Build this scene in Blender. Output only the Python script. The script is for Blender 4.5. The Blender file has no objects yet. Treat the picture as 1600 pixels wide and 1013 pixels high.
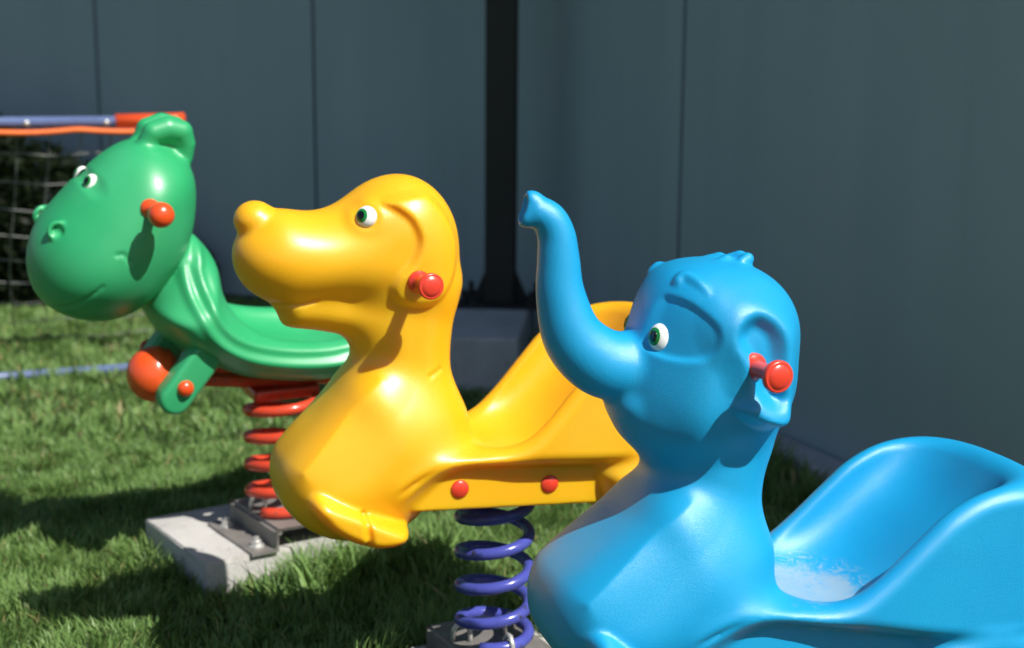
import bpy, bmesh, math, random
import numpy as np
from mathutils import Vector, Matrix
R_ = math.radians
scene = bpy.context.scene
col = scene.collection
random.seed(7)
rng = np.random.default_rng(11)

# ------------------------------------------------------------------ camera
cam_data = bpy.data.cameras.new('camera')
cam = bpy.data.objects.new('camera', cam_data)
col.objects.link(cam)
cam_data.sensor_width = 36.0
cam_data.lens = 50.0
cam_data.clip_start = 0.05
cam_data.clip_end = 500.0
cam.matrix_world = Matrix.Translation((0, 0, 1.165)) @ Matrix.Rotation(R_(90 - 10.5), 4, 'X') @ Matrix.Rotation(R_(0.4), 4, 'Z')
cam_data.dof.use_dof = True
cam_data.dof.focus_distance = 2.12
cam_data.dof.aperture_fstop = 3.6
scene.camera = cam

# ------------------------------------------------------------------ sky and sun
SUN = Vector((0.71, -0.60, 1.07)).normalized()          # towards the sun
sun_el = math.asin(SUN.z)
sun_az = math.atan2(SUN.x, SUN.y)
world = bpy.data.worlds.new('World')
scene.world = world
world.use_nodes = True
wn = world.node_tree
bg = wn.nodes['Background']
sky = wn.nodes.new('ShaderNodeTexSky')
sky.sky_type = 'NISHITA'
sky.sun_disc = False
sky.sun_elevation = sun_el
sky.sun_rotation = sun_az
wn.links.new(sky.outputs[0], bg.inputs[0])
bg.inputs[1].default_value = 0.064
sl = bpy.data.lights.new('sun', 'SUN')
sl.energy = 4.9
sl.angle = R_(0.53)
sl.color = (1.0, 0.955, 0.88)
so = bpy.data.objects.new('sun', sl)
col.objects.link(so)
so.location = (4, -4, 8)
so.rotation_euler = (-SUN).to_track_quat('-Z', 'Y').to_euler()
scene.view_settings.view_transform = 'Standard'
scene.view_settings.look = 'None'
scene.view_settings.gamma = 1.0
scene.view_settings.exposure = 0.3
# ------------------------------------------------------------------ helpers
def tag(o, label=None, cat=None, group=None, kind=None):
    if label: o['label'] = label
    if cat: o['category'] = cat
    if group: o['group'] = group
    if kind: o['kind'] = kind
    return o

def empty(name, loc, rz=0.0):
    o = bpy.data.objects.new(name, None)
    o.empty_display_size = 0.1
    col.objects.link(o)
    o.location = loc
    o.rotation_euler = (0, 0, rz)
    return o

def link_mesh(name, me, mat, parent=None, smooth=False):
    o = bpy.data.objects.new(name, me)
    col.objects.link(o)
    if mat: me.materials.append(mat)
    if parent: o.parent = parent
    if smooth:
        me.polygons.foreach_set('use_smooth', np.ones(len(me.polygons), bool))
    return o

def obj(name, bm, mat, parent=None, smooth=False):
    me = bpy.data.meshes.new(name)
    bm.to_mesh(me); bm.free()
    return link_mesh(name, me, mat, parent, smooth)

def copy_of(o, parent=None, loc=None):
    c = o.copy(); col.objects.link(c)
    c.parent = parent
    if loc is not None: c.location = loc
    return c

def box(bm, x0, x1, y0, y1, z0, z1, bev=0.0, seg=2):
    r = bmesh.ops.create_cube(bm, size=1.0)
    vs = r['verts']
    for v in vs:
        v.co = Vector(((x0 + x1) / 2 + v.co.x * (x1 - x0), (y0 + y1) / 2 + v.co.y * (y1 - y0), (z0 + z1) / 2 + v.co.z * (z1 - z0)))
    if bev > 0:
        es = list({e for v in vs for e in v.link_edges})
        bmesh.ops.bevel(bm, geom=es, offset=bev, segments=seg, profile=0.5, affect='EDGES')

def prism(bm, pts, z0, z1):
    a = [bm.verts.new((p[0], p[1], z0)) for p in pts]
    b = [bm.verts.new((p[0], p[1], z1)) for p in pts]
    n = len(pts)
    bm.faces.new(a[::-1]); bm.faces.new(b)
    for i in range(n):
        bm.faces.new((a[i], a[(i + 1) % n], b[(i + 1) % n], b[i]))
    bmesh.ops.recalc_face_normals(bm, faces=bm.faces)

def lathe(bm, prof, n=28, mat=None):
    """profile [(r, h)] turned about local +Z; mat places it"""
    mat = mat or Matrix.Identity(4)
    rings = []
    for r, h in prof:
        if r < 1e-6:
            rings.append([bm.verts.new(mat @ Vector((0, 0, h)))])
        else:
            rings.append([bm.verts.new(mat @ Vector((r * math.cos(2 * math.pi * i / n), r * math.sin(2 * math.pi * i / n), h))) for i in range(n)])
    for A, B in zip(rings, rings[1:]):
        for i in range(n):
            j = (i + 1) % n
            if len(A) == 1 and len(B) == 1: continue
            if len(A) == 1: bm.faces.new((A[0], B[i], B[j]))
            elif len(B) == 1: bm.faces.new((A[i], A[j], B[0]))
            else: bm.faces.new((A[i], A[j], B[j], B[i]))
    bmesh.ops.recalc_face_normals(bm, faces=bm.faces)

def sweep(bm, pts, rad, n=10, cap=True):
    pts = [Vector(p) for p in pts]
    m = len(pts)
    rads = rad if isinstance(rad, (list, tuple)) else [rad] * m
    t0 = (pts[1] - pts[0]).normalized()
    up = Vector((0, 0, 1)) if abs(t0.z) < 0.9 else Vector((1, 0, 0))
    u = t0.cross(up).normalized()
    rings = []
    for i, p in enumerate(pts):
        t = (pts[min(i + 1, m - 1)] - pts[max(i - 1, 0)]).normalized()
        u = (u - t * u.dot(t)).normalized()
        w = t.cross(u)
        rings.append([bm.verts.new(p + (u * math.cos(2 * math.pi * k / n) + w * math.sin(2 * math.pi * k / n)) * rads[i]) for k in range(n)])
    for A, B in zip(rings, rings[1:]):
        for k in range(n):
            j = (k + 1) % n
            bm.faces.new((A[k], A[j], B[j], B[k]))
    if cap:
        bm.faces.new(rings[0][::-1]); bm.faces.new(rings[-1])
    bmesh.ops.recalc_face_normals(bm, faces=bm.faces)

# ------------------------------------------------------------------ materials
def mat_new(name):
    m = bpy.data.materials.new(name)
    m.use_nodes = True
    return m, m.node_tree, m.node_tree.nodes['Principled BSDF']

def N(nt, t, **kw):
    n = nt.nodes.new(t)
    for k, v in kw.items(): setattr(n, k, v)
    return n

def noise(nt, vec, scale, detail=4.0, rough=0.55):
    n = N(nt, 'ShaderNodeTexNoise')
    n.inputs['Scale'].default_value = scale
    n.inputs['Detail'].default_value = detail
    n.inputs['Roughness'].default_value = rough
    if vec: nt.links.new(vec, n.inputs['Vector'])
    return n.outputs[0]

def ramp(nt, fac, a, b):
    r = N(nt, 'ShaderNodeMapRange'); r.interpolation_type = 'SMOOTHSTEP'
    r.inputs[1].default_value = a; r.inputs[2].default_value = b
    nt.links.new(fac, r.inputs[0])
    return r.outputs[0]

def mix(nt, fac, a, b):
    m = N(nt, 'ShaderNodeMix', data_type='RGBA')
    for s, v in ((m.inputs[0], fac), (m.inputs[6], a), (m.inputs[7], b)):
        if hasattr(v, 'is_output'): nt.links.new(v, s)
        elif isinstance(v, (int, float)): s.default_value = v
        else: s.default_value = (*v, 1.0)
    return m.outputs[2]

def math_(nt, op, a, b=None):
    m = N(nt, 'ShaderNodeMath', operation=op)
    for s, v in zip(m.inputs, (a, b)):
        if v is None: continue
        if hasattr(v, 'is_output'): nt.links.new(v, s)
        else: s.default_value = v
    return m.outputs[0]

def bump(nt, bs, height, strength, dist):
    b = N(nt, 'ShaderNodeBump')
    b.inputs['Strength'].default_value = strength
    b.inputs['Distance'].default_value = dist
    nt.links.new(height, b.inputs['Height'])
    nt.links.new(b.outputs[0], bs.inputs['Normal'])

def plastic(name, c, rough=0.36, grain=0.25, faded=None, wear=None, grain_scale=420.0, sss=0.0):
    """moulded polyethylene: slight fade, dust and scuffs, fine moulded grain"""
    m, nt, bs = mat_new(name)
    tc = N(nt, 'ShaderNodeTexCoord').outputs['Object']
    f = faded or tuple(min(1, v * 0.9 + 0.03) for v in c)
    cl = mix(nt, ramp(nt, noise(nt, tc, 5.0, 3), 0.35, 0.75), c, f)
    # small scuffs
    mp = N(nt, 'ShaderNodeMapping'); nt.links.new(tc, mp.inputs[0]); mp.inputs['Scale'].default_value = (1.0, 1.0, 3.2)
    mp.inputs['Rotation'].default_value = (0.3, 0.5, 0.2)
    sc = ramp(nt, noise(nt, mp.outputs[0], 46.0, 6, 0.7), 0.70, 0.78)
    pale = tuple(min(1.0, v * 0.75 + 0.18) for v in c)
    cl = mix(nt, math_(nt, 'MULTIPLY', sc, 0.45), cl, pale)
    if wear:      # worn, chalky patch where children sit: centre, size
        sp = N(nt, 'ShaderNodeMapping'); sp.vector_type = 'TEXTURE'
        sp.inputs['Location'].default_value = wear[0]; sp.inputs['Scale'].default_value = wear[1]
        nt.links.new(tc, sp.inputs[0])
        ln = N(nt, 'ShaderNodeVectorMath', operation='LENGTH'); nt.links.new(sp.outputs[0], ln.inputs[0])
        d = math_(nt, 'ADD', ln.outputs['Value'], math_(nt, 'MULTIPLY', math_(nt, 'SUBTRACT', noise(nt, tc, 28.0, 6, 0.7), 0.5), 0.95))
        inner = math_(nt, 'MULTIPLY', math_(nt, 'SUBTRACT', 1.0, ramp(nt, d, 0.50, 0.80)), ramp(nt, noise(nt, tc, 75.0, 6, 0.75), 0.15, 0.55))
        sw = N(nt, 'ShaderNodeTexNoise'); sw.inputs['Scale'].default_value = 3.4; sw.inputs['Detail'].default_value = 9; sw.inputs['Distortion'].default_value = 2.2; sw.inputs['Roughness'].default_value = 0.72
        nt.links.new(sp.outputs[0], sw.inputs['Vector'])
        outer = math_(nt, 'MULTIPLY', math_(nt, 'SUBTRACT', 1.0, ramp(nt, d, 0.70, 1.30)), math_(nt, 'MULTIPLY', ramp(nt, sw.outputs[0], 0.46, 0.62), 0.5))
        w = math_(nt, 'MAXIMUM', math_(nt, 'MULTIPLY', inner, 0.62), outer)
        cl = mix(nt, w, cl, (0.42, 0.47, 0.49))
    nt.links.new(cl, bs.inputs['Base Color'])
    rg = math_(nt, 'ADD', rough - 0.05, math_(nt, 'MULTIPLY', noise(nt, tc, 14.0, 5), 0.12))
    nt.links.new(rg, bs.inputs['Roughness'])
    bs.inputs['IOR'].default_value = 1.50
    bs.inputs['Specular IOR Level'].default_value = 0.8
    if sss > 0:
        bs.inputs['Subsurface Weight'].default_value = sss
        bs.inputs['Subsurface Radius'].default_value = (1.0, 0.38, 0.05)
        bs.inputs['Subsurface Scale'].default_value = 0.045
    h = math_(nt, 'ADD', noise(nt, tc, grain_scale, 2), math_(nt, 'MULTIPLY', noise(nt, tc, 9.0, 2), 2.5))
    bump(nt, bs, h, grain, 0.0012)
    return m

def paint(name, c, rough=0.3, chip=(0.09, 0.06, 0.04), amount=0.62, metal=0.0):
    """glossy enamel on steel with chips and grime"""
    m, nt, bs = mat_new(name)
    tc = N(nt, 'ShaderNodeTexCoord').outputs['Object']
    cl = mix(nt, ramp(nt, noise(nt, tc, 22.0, 4), 0.3, 0.8), c, tuple(v * 0.8 for v in c))
    ch = ramp(nt, noise(nt, tc, 60.0, 5, 0.65), amount, amount + 0.05)
    cl = mix(nt, ch, cl, chip)
    nt.links.new(cl, bs.inputs['Base Color'])
    nt.links.new(math_(nt, 'ADD', rough, math_(nt, 'MULTIPLY', ch, 0.4)), bs.inputs['Roughness'])
    bs.inputs['Metallic'].default_value = metal
    bump(nt, bs, noise(nt, tc, 90.0, 4), 0.25, 0.001)
    return m

def simple(name, c, rough=0.5, metal=0.0, var=0.25, scale=30.0, bmp=0.0):
    m, nt, bs = mat_new(name)
    tc = N(nt, 'ShaderNodeTexCoord').outputs['Object']
    cl = mix(nt, noise(nt, tc, scale, 4), tuple(v * (1 - var) for v in c), tuple(min(1, v * (1 + var)) for v in c))
    nt.links.new(cl, bs.inputs['Base Color'])
    bs.inputs['Roughness'].default_value = rough
    bs.inputs['Metallic'].default_value = metal
    if bmp: bump(nt, bs, noise(nt, tc, scale * 3, 5), bmp, 0.004)
    return m

M = {}
M['yellow'] = plastic('yellow_plastic', (0.90, 0.455, 0.005), 0.37, 0.12, faded=(0.92, 0.49, 0.010), sss=0.45)
M['blue'] = plastic('blue_plastic', (0.004, 0.32, 0.64), 0.37, 0.42, faded=(0.006, 0.345, 0.66), wear=((0.02, 0.0, 0.472), (0.155, 0.140, 0.034)), grain_scale=850.0)
M['green'] = plastic('green_plastic', (0.024, 0.37, 0.135), 0.40, 0.10, faded=(0.045, 0.41, 0.17))
M['red_plastic'] = plastic('red_plastic', (0.74, 0.045, 0.022), 0.30, 0.10, faded=(0.78, 0.07, 0.03))
M['orange_plastic'] = plastic('orange_plastic', (0.80, 0.075, 0.012), 0.28, 0.10, faded=(0.82, 0.10, 0.02))
M['red_paint'] = paint('red_paint', (0.70, 0.070, 0.032), 0.22, chip=(0.16, 0.07, 0.04), amount=0.61)
M['violet_paint'] = paint('violet_paint', (0.075, 0.09, 0.42), 0.22, chip=(0.03, 0.025, 0.03), amount=0.61)
M['white_eye'] = simple('white_eye', (0.82, 0.82, 0.80), 0.25, var=0.03)
M['iris'] = simple('green_iris', (0.01, 0.22, 0.045), 0.25, var=0.1)
M['pupil'] = simple('black_pupil', (0.006, 0.007, 0.008), 0.2, var=0.1)
M['steel'] = simple('weathered_steel', (0.25, 0.235, 0.22), 0.5, metal=0.3, var=0.45, scale=18, bmp=0.3)
M['zinc'] = simple('zinc_bolt', (0.62, 0.62, 0.60), 0.35, metal=0.5, var=0.2)
M['black_steel'] = simple('black_steel', (0.012, 0.012, 0.012), 0.55, var=0.3, bmp=0.1)
M['net'] = simple('grey_net_cord', (0.24, 0.25, 0.24), 0.8, var=0.2)
M['blue_tube'] = paint('slate_blue_tube', (0.13, 0.18, 0.36), 0.28, chip=(0.3, 0.3, 0.32), amount=0.72)
M['orange_cord'] = simple('orange_cord', (0.85, 0.17, 0.03), 0.6, var=0.15)

def concrete(name, c, dark):
    m, nt, bs = mat_new(name)
    tc = N(nt, 'ShaderNodeTexCoord').outputs['Object']
    a = mix(nt, ramp(nt, noise(nt, tc, 3.5, 6, 0.65), 0.35, 0.7), c, dark)
    a = mix(nt, ramp(nt, noise(nt, tc, 55.0, 4), 0.62, 0.75), a, tuple(v * 0.6 for v in c))
    a = mix(nt, math_(nt, 'MULTIPLY', ramp(nt, noise(nt, tc, 9.0, 7, 0.7), 0.55, 0.72), 0.45), a, (0.20, 0.18, 0.14))
    nt.links.new(a, bs.inputs['Base Color'])
    bs.inputs['Roughness'].default_value = 0.9
    bump(nt, bs, math_(nt, 'ADD', noise(nt, tc, 30.0, 6, 0.7), noise(nt, tc, 160.0, 3)), 0.5, 0.004)
    return m
M['concrete'] = concrete('pale_concrete', (0.55, 0.54, 0.52), (0.42, 0.41, 0.39))
M['kerb'] = concrete('kerb_concrete', (0.46, 0.48, 0.51), (0.36, 0.37, 0.39))

def wall_mat():
    m, nt, bs = mat_new('slate_panel_paint')
    g = N(nt, 'ShaderNodeTexCoord').outputs['Object']
    mp = N(nt, 'ShaderNodeMapping'); nt.links.new(g, mp.inputs[0]); mp.inputs['Scale'].default_value = (3.0, 3.0, 0.35)
    a = mix(nt, ramp(nt, noise(nt, mp.outputs[0], 1.6, 5), 0.3, 0.75), (0.325, 0.425, 0.475), (0.36, 0.46, 0.51))
    # faint run-off streaks
    ms = N(nt, 'ShaderNodeMapping'); nt.links.new(g, ms.inputs[0]); ms.inputs['Scale'].default_value = (14.0, 14.0, 0.8)
    a = mix(nt, math_(nt, 'MULTIPLY', ramp(nt, noise(nt, ms.outputs[0], 1.0, 5), 0.55, 0.8), 0.22), a, (0.235, 0.315, 0.355))
    # dust near the foot
    nt.links.new(a, bs.inputs['Base Color'])
    bs.inputs['Roughness'].default_value = 0.5
    bs.inputs['Specular IOR Level'].default_value = 0.3
    bump(nt, bs, math_(nt, 'ADD', noise(nt, mp.outputs[0], 2.0, 3), math_(nt, 'MULTIPLY', noise(nt, g, 240.0, 2), 0.06)), 0.25, 0.01)
    return m
M['wall'] = wall_mat()
M['seam'] = simple('dark_seam', (0.09, 0.11, 0.12), 0.8)
M['sunshade'] = simple('grey_sunshade_sheet', (0.20, 0.22, 0.23), 0.6, var=0.15, scale=3)  # for the unseen cover added to shade the left wall

def ground_mat():
    m, nt, bs = mat_new('soil_and_thatch')
    g = N(nt, 'ShaderNodeTexCoord').outputs['Object']
    a = mix(nt, ramp(nt, noise(nt, g, 9.0, 8, 0.7), 0.35, 0.7), (0.045, 0.085, 0.025), (0.085, 0.13, 0.045))
    a = mix(nt, math_(nt, 'MULTIPLY', ramp(nt, noise(nt, g, 90.0, 4), 0.55, 0.75), 0.4), a, (0.12, 0.10, 0.05))
    nt.links.new(a, bs.inputs['Base Color'])
    bs.inputs['Roughness'].default_value = 0.95
    bump(nt, bs, noise(nt, g, 70.0, 8, 0.75), 0.9, 0.02)
    return m
M['ground'] = ground_mat()

def leaf_mat(name, attr, base, tip, straw, trans=0.35, spec=0.35):
    """blade colour from a per-blade random number stored in the mesh"""
    m, nt, bs = mat_new(name)
    a = N(nt, 'ShaderNodeAttribute'); a.attribute_name = attr
    sep = N(nt, 'ShaderNodeSeparateColor'); nt.links.new(a.outputs['Color'], sep.inputs[0])
    c = mix(nt, sep.outputs[0], base, tip)
    c = mix(nt, sep.outputs[2], c, straw)
    nt.links.new(c, bs.inputs['Base Color'])
    bs.inputs['Roughness'].default_value = 0.45
    bs.inputs['Specular IOR Level'].default_value = spec
    tr = N(nt, 'ShaderNodeBsdfTranslucent')
    nt.links.new(mix(nt, 0.5, c, (0.20, 0.30, 0.05)), tr.inputs[0])
    mx = N(nt, 'ShaderNodeMixShader'); mx.inputs[0].default_value = trans
    nt.links.new(bs.outputs[0], mx.inputs[1]); nt.links.new(tr.outputs[0], mx.inputs[2])
    nt.links.new(mx.outputs[0], nt.nodes['Material Output'].inputs[0])
    return m
M['grass'] = leaf_mat('lawn_blades', 'tint', (0.115, 0.230, 0.060), (0.275, 0.440, 0.135), (0.42, 0.34, 0.16))
M['shrub'] = leaf_mat('shrub_leaves_shaded', 'tint', (0.006, 0.011, 0.005), (0.012, 0.020, 0.008), (0.02, 0.02, 0.012), 0.08, 0.08)  # near-black leaves: the shrub's shade is put into the colour
M['bark'] = simple('bark', (0.06, 0.045, 0.03), 0.9, bmp=0.5)

# ------------------------------------------------------------------ implicit shapes -> smooth moulded meshes
def spline(P, sub=7, closed=True):
    P = np.array(P, float); n = len(P); out = []
    rngi = range(n) if closed else range(n - 1)
    for i in rngi:
        if closed: p0, p1, p2, p3 = P[i - 1], P[i], P[(i + 1) % n], P[(i + 2) % n]
        else: p0, p1, p2, p3 = P[max(i - 1, 0)], P[i], P[i + 1], P[min(i + 2, n - 1)]
        for k in range(sub):
            t = k / sub
            out.append(0.5 * ((2 * p1) + (-p0 + p2) * t + (2 * p0 - 5 * p1 + 4 * p2 - p3) * t * t + (-p0 + 3 * p1 - 3 * p2 + p3) * t ** 3))
    if not closed: out.append(P[-1])
    return np.array(out)

def seg_dist(X, Z, A, B):
    pa_x, pa_z = X - A[0], Z - A[1]
    bx, bz = B[0] - A[0], B[1] - A[1]
    h = np.clip((pa_x * bx + pa_z * bz) / (bx * bx + bz * bz + 1e-12), 0, 1)
    return np.hypot(pa_x - bx * h, pa_z - bz * h)

def line_dist(X, Z, P):
    d = np.full(X.shape, 1e9)
    for a, b in zip(P[:-1], P[1:]): d = np.minimum(d, seg_dist(X, Z, a, b))
    return d

def poly_sd(X, Z, P):
    d = np.full(X.shape, 1e9); ins = np.zeros(X.shape, bool)
    n = len(P)
    for i in range(n):
        a, b = P[i], P[(i + 1) % n]
        d = np.minimum(d, seg_dist(X, Z, a, b))
        c = ((a[1] > Z) != (b[1] > Z))
        if abs(b[1] - a[1]) > 1e-12:
            ins ^= c & (X < (b[0] - a[0]) * (Z - a[1]) / (b[1] - a[1]) + a[0])
    return np.where(ins, -d, d)

def sst(x): 
    x = np.clip(x, 0, 1); return x * x * (3 - 2 * x)

def blur2(A, r):
    if r < 1: return A
    k = np.exp(-0.5 * (np.arange(-3 * r, 3 * r + 1) / r) ** 2); k /= k.sum()
    m = 3 * r
    for ax in (0, 1):
        Ap = np.pad(A, [(m, m) if i == ax else (0, 0) for i in (0, 1)], mode='edge')
        A = np.apply_along_axis(lambda v: np.convolve(v, k, 'valid'), ax, Ap)
    return A

class Field:
    """signed field on a half grid (y <= 0), mirrored in y when meshed"""
    def __init__(s, x0, x1, w, z0, z1, h):
        s.h = h
        s.x = np.arange(x0, x1 + h, h, dtype=np.float32)
        s.y = np.arange(-(int(w / h)), 1, dtype=np.float32) * h
        s.z = np.arange(z0, z1 + h, h, dtype=np.float32)
        s.X, s.Z = np.meshgrid(s.x, s.z, indexing='ij')
        s.f = np.full((len(s.x), len(s.y), len(s.z)), 1.0, np.float32)
    def norm(s, f):
        e = np.concatenate([f, f[:, -2:-1, :]], 1)
        gx, gy, gz = np.gradient(e, s.h)
        g = np.sqrt(gx * gx + gy * gy + gz * gz)[:, :-1, :]
        return f / np.clip(g, 0.25, None)
    def part(s, poly, T, R, n=2.0, soft=2, y0=0.0, closed_spline=True):
        P = spline(poly) if closed_spline else np.array(poly)
        D = blur2(-poly_sd(s.X, s.Z, P), soft)
        q = np.maximum(1 - D / R, 0).astype(np.float32)[:, None, :]
        T = np.asarray(T, np.float32)
        if T.ndim == 2: T = T[:, None, :]
        yy = np.abs(s.y[None, :, None] - y0) / T
        f = ((q ** n + yy ** n) ** (1.0 / n) - 1) * R
        return s.norm(f.astype(np.float32))
    def ball(s, c, r):
        """ellipsoid centre c, radii r (r may be a number)"""
        r = (r, r, r) if np.isscalar(r) else r
        f = np.sqrt(((s.x[:, None, None] - c[0]) / r[0]) ** 2 + ((s.y[None, :, None] - c[1]) / r[1]) ** 2 + ((s.z[None, None, :] - c[2]) / r[2]) ** 2) - 1
        return s.norm((f * min(r)).astype(np.float32)) if len(set(r)) > 1 else (f * r[0]).astype(np.float32)
    def chain(s, pts, rads, squash=1.0, sub=1):
        """round-cone chain through 3-D points"""
        if sub > 1:
            q = spline([tuple(p) + (r,) for p, r in zip(pts, rads)], sub, closed=False)
            pts, rads = [tuple(v[:3]) for v in q], [float(v[3]) for v in q]
        out = None
        for (a, ra), (b, rb) in zip(zip(pts[:-1], rads[:-1]), zip(pts[1:], rads[1:])):
            a = np.array(a, np.float32); b = np.array(b, np.float32); d = b - a
            px, py, pz = s.x[:, None, None] - a[0], (s.y[None, :, None] - a[1]) * squash, s.z[None, None, :] - a[2]
            h = np.clip((px * d[0] + py * d[1] + pz * d[2]) / (d @ d + 1e-12), 0, 1)
            f = np.sqrt((px - d[0] * h) ** 2 + (py - d[1] * h) ** 2 + (pz - d[2] * h) ** 2) - (ra + (rb - ra) * h)
            out = f if out is None else np.minimum(out, f)
        return out.astype(np.float32)
    def torus(s, p, n, R, r):
        px, py, pz = s.x[:, None, None] - p[0], s.y[None, :, None] - p[1], s.z[None, None, :] - p[2]
        d = px * n[0] + py * n[1] + pz * n[2]
        q = np.sqrt(np.maximum(px * px + py * py + pz * pz - d * d, 0)) - R
        return (np.sqrt(q * q + d * d) - r).astype(np.float32)
    def add(s, g, k=0.02):
        h = np.clip(0.5 + 0.5 * (g - s.f) / k, 0, 1)
        s.f = g + (s.f - g) * h - k * h * (1 - h)
    def cut(s, g, k=0.02):
        g = -g
        h = np.clip(0.5 - 0.5 * (g - s.f) / k, 0, 1)
        s.f = g + (s.f - g) * h + k * h * (1 - h)
    def disp(s, D2, ymin=None):
        """displace the surface by a side-view map; ymin keeps it off the midline"""
        g = D2.astype(np.float32)[:, None, :]
        if ymin is not None: g = g * sst((np.abs(s.y) - ymin) / 0.022).astype(np.float32)[None, :, None]
        s.f = s.f + g
    def emboss(s, poly, amount, edge, ymin=None):
        """raise (amount > 0) a region of the side surfaces with a soft edge"""
        d = poly_sd(s.X, s.Z, spline(poly))
        s.disp(-amount * sst(0.5 - d / edge), ymin)
    def groove(s, line, depth, width):
        d = line_dist(s.X, s.Z, spline(line, closed=False))
        s.disp(depth * sst(1 - d / width))
    def surf(s, x, z):
        """near-side surface point and outward normal over (x, z)"""
        i = (x - s.x[0]) / s.h; k = (z - s.z[0]) / s.h
        i0, k0 = int(i), int(k); a, b = i - i0, k - k0
        col_ = (s.f[i0, :, k0] * (1 - a) + s.f[i0 + 1, :, k0] * a) * (1 - b) + (s.f[i0, :, k0 + 1] * (1 - a) + s.f[i0 + 1, :, k0 + 1] * a) * b
        j = int(np.argmax(col_ < 0))
        if j == 0: raise ValueError('no surface at %s %s' % (x, z))
        t = col_[j - 1] / (col_[j - 1] - col_[j])
        y = s.y[j - 1] + t * s.h
        m = max(2, int(0.008 / s.h))
        g = np.array([s.f[i0 + m, j, k0] - s.f[i0 - m, j, k0], s.f[i0, min(j + m, len(s.y) - 1), k0] - s.f[i0, j - m, k0], s.f[i0, j, k0 + m] - s.f[i0, j, k0 - m]])
        g = g / np.linalg.norm(g)
        return Vector((x, float(y), z)), Vector(g.tolist())
    def mesh(s, name, smooth_it=4):
        F = np.concatenate([s.f, s.f[:, -2::-1, :]], 1)
        y = np.concatenate([s.y, -s.y[-2::-1]])
        nx, ny, nz = F.shape
        I = F < 0
        I8 = np.zeros((nx - 1, ny - 1, nz - 1), np.uint8)
        for a in (0, 1):
            for b in (0, 1):
                for c in (0, 1): I8 += I[a:nx - 1 + a, b:ny - 1 + b, c:nz - 1 + c]
        cells = np.argwhere((I8 > 0) & (I8 < 8))
        idx = np.full((nx - 1, ny - 1, nz - 1), -1, np.int32)
        idx[cells[:, 0], cells[:, 1], cells[:, 2]] = np.arange(len(cells))
        acc = np.zeros((len(cells), 3)); cnt = np.zeros(len(cells))
        cor = [(a, b, c) for a in (0, 1) for b in (0, 1) for c in (0, 1)]
        val = {c: F[cells[:, 0] + c[0], cells[:, 1] + c[1], cells[:, 2] + c[2]] for c in cor}
        for p in cor:
            for ax in range(3):
                if p[ax]: continue
                q = list(p); q[ax] = 1; q = tuple(q)
                v0, v1 = val[p], val[q]
                m = (v0 < 0) != (v1 < 0)
                t = np.where(m, v0 / np.where(m, v0 - v1, 1), 0)
                pos = np.tile(np.array(p, float), (len(cells), 1)); pos[:, ax] = t
                acc[m] += pos[m]; cnt[m] += 1
        V = (cells + acc / cnt[:, None]) * s.h + np.array([s.x[0], y[0], s.z[0]])
        quads = []
        for ax in range(3):
            sl0 = [slice(1, -1)] * 3; sl0[ax] = slice(0, -1)
            sl1 = [slice(1, -1)] * 3; sl1[ax] = slice(1, None)
            A, B = I[tuple(sl0)], I[tuple(sl1)]
            for flip, msk in ((False, A & ~B), (True, ~A & B)):
                e = np.argwhere(msk) + np.array([0 if i == ax else 1 for i in range(3)])
                u, v = [(1, 2), (2, 0), (0, 1)][ax]
                def at(du, dv):
                    c = e.copy(); c[:, u] -= du; c[:, v] -= dv
                    return idx[c[:, 0], c[:, 1], c[:, 2]]
                q = np.stack([at(1, 1), at(0, 1), at(0, 0), at(1, 0)], 1)
                if flip: q = q[:, ::-1]
                quads.append(q)
        Q = np.concatenate(quads)
        Q = Q[(Q >= 0).all(1)]
        # a few gentle smoothing passes
        E = np.concatenate([Q[:, [0, 1]], Q[:, [1, 2]], Q[:, [2, 3]], Q[:, [3, 0]]])
        for it in range(smooth_it):
            lam = 0.5 if it % 2 == 0 else -0.52
            if it == smooth_it - 1 and smooth_it % 2: lam = 0.3
            Sx = np.zeros_like(V); c = np.bincount(E[:, 0], minlength=len(V))
            for a in range(3): Sx[:, a] = np.bincount(E[:, 0], V[E[:, 1], a], minlength=len(V))
            V = V + lam * (Sx / np.maximum(c, 1)[:, None] - V)
        me = bpy.data.meshes.new(name)
        me.vertices.add(len(V)); me.vertices.foreach_set('co', V.astype(np.float32).ravel())
        me.loops.add(len(Q) * 4); me.loops.foreach_set('vertex_index', Q.astype(np.int32).ravel())
        me.polygons.add(len(Q)); me.polygons.foreach_set('loop_start', np.arange(0, len(Q) * 4, 4, dtype=np.int32))
        me.polygons.foreach_set('use_smooth', np.ones(len(Q), bool))
        me.update(calc_edges=True); me.validate()
        return me

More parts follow.
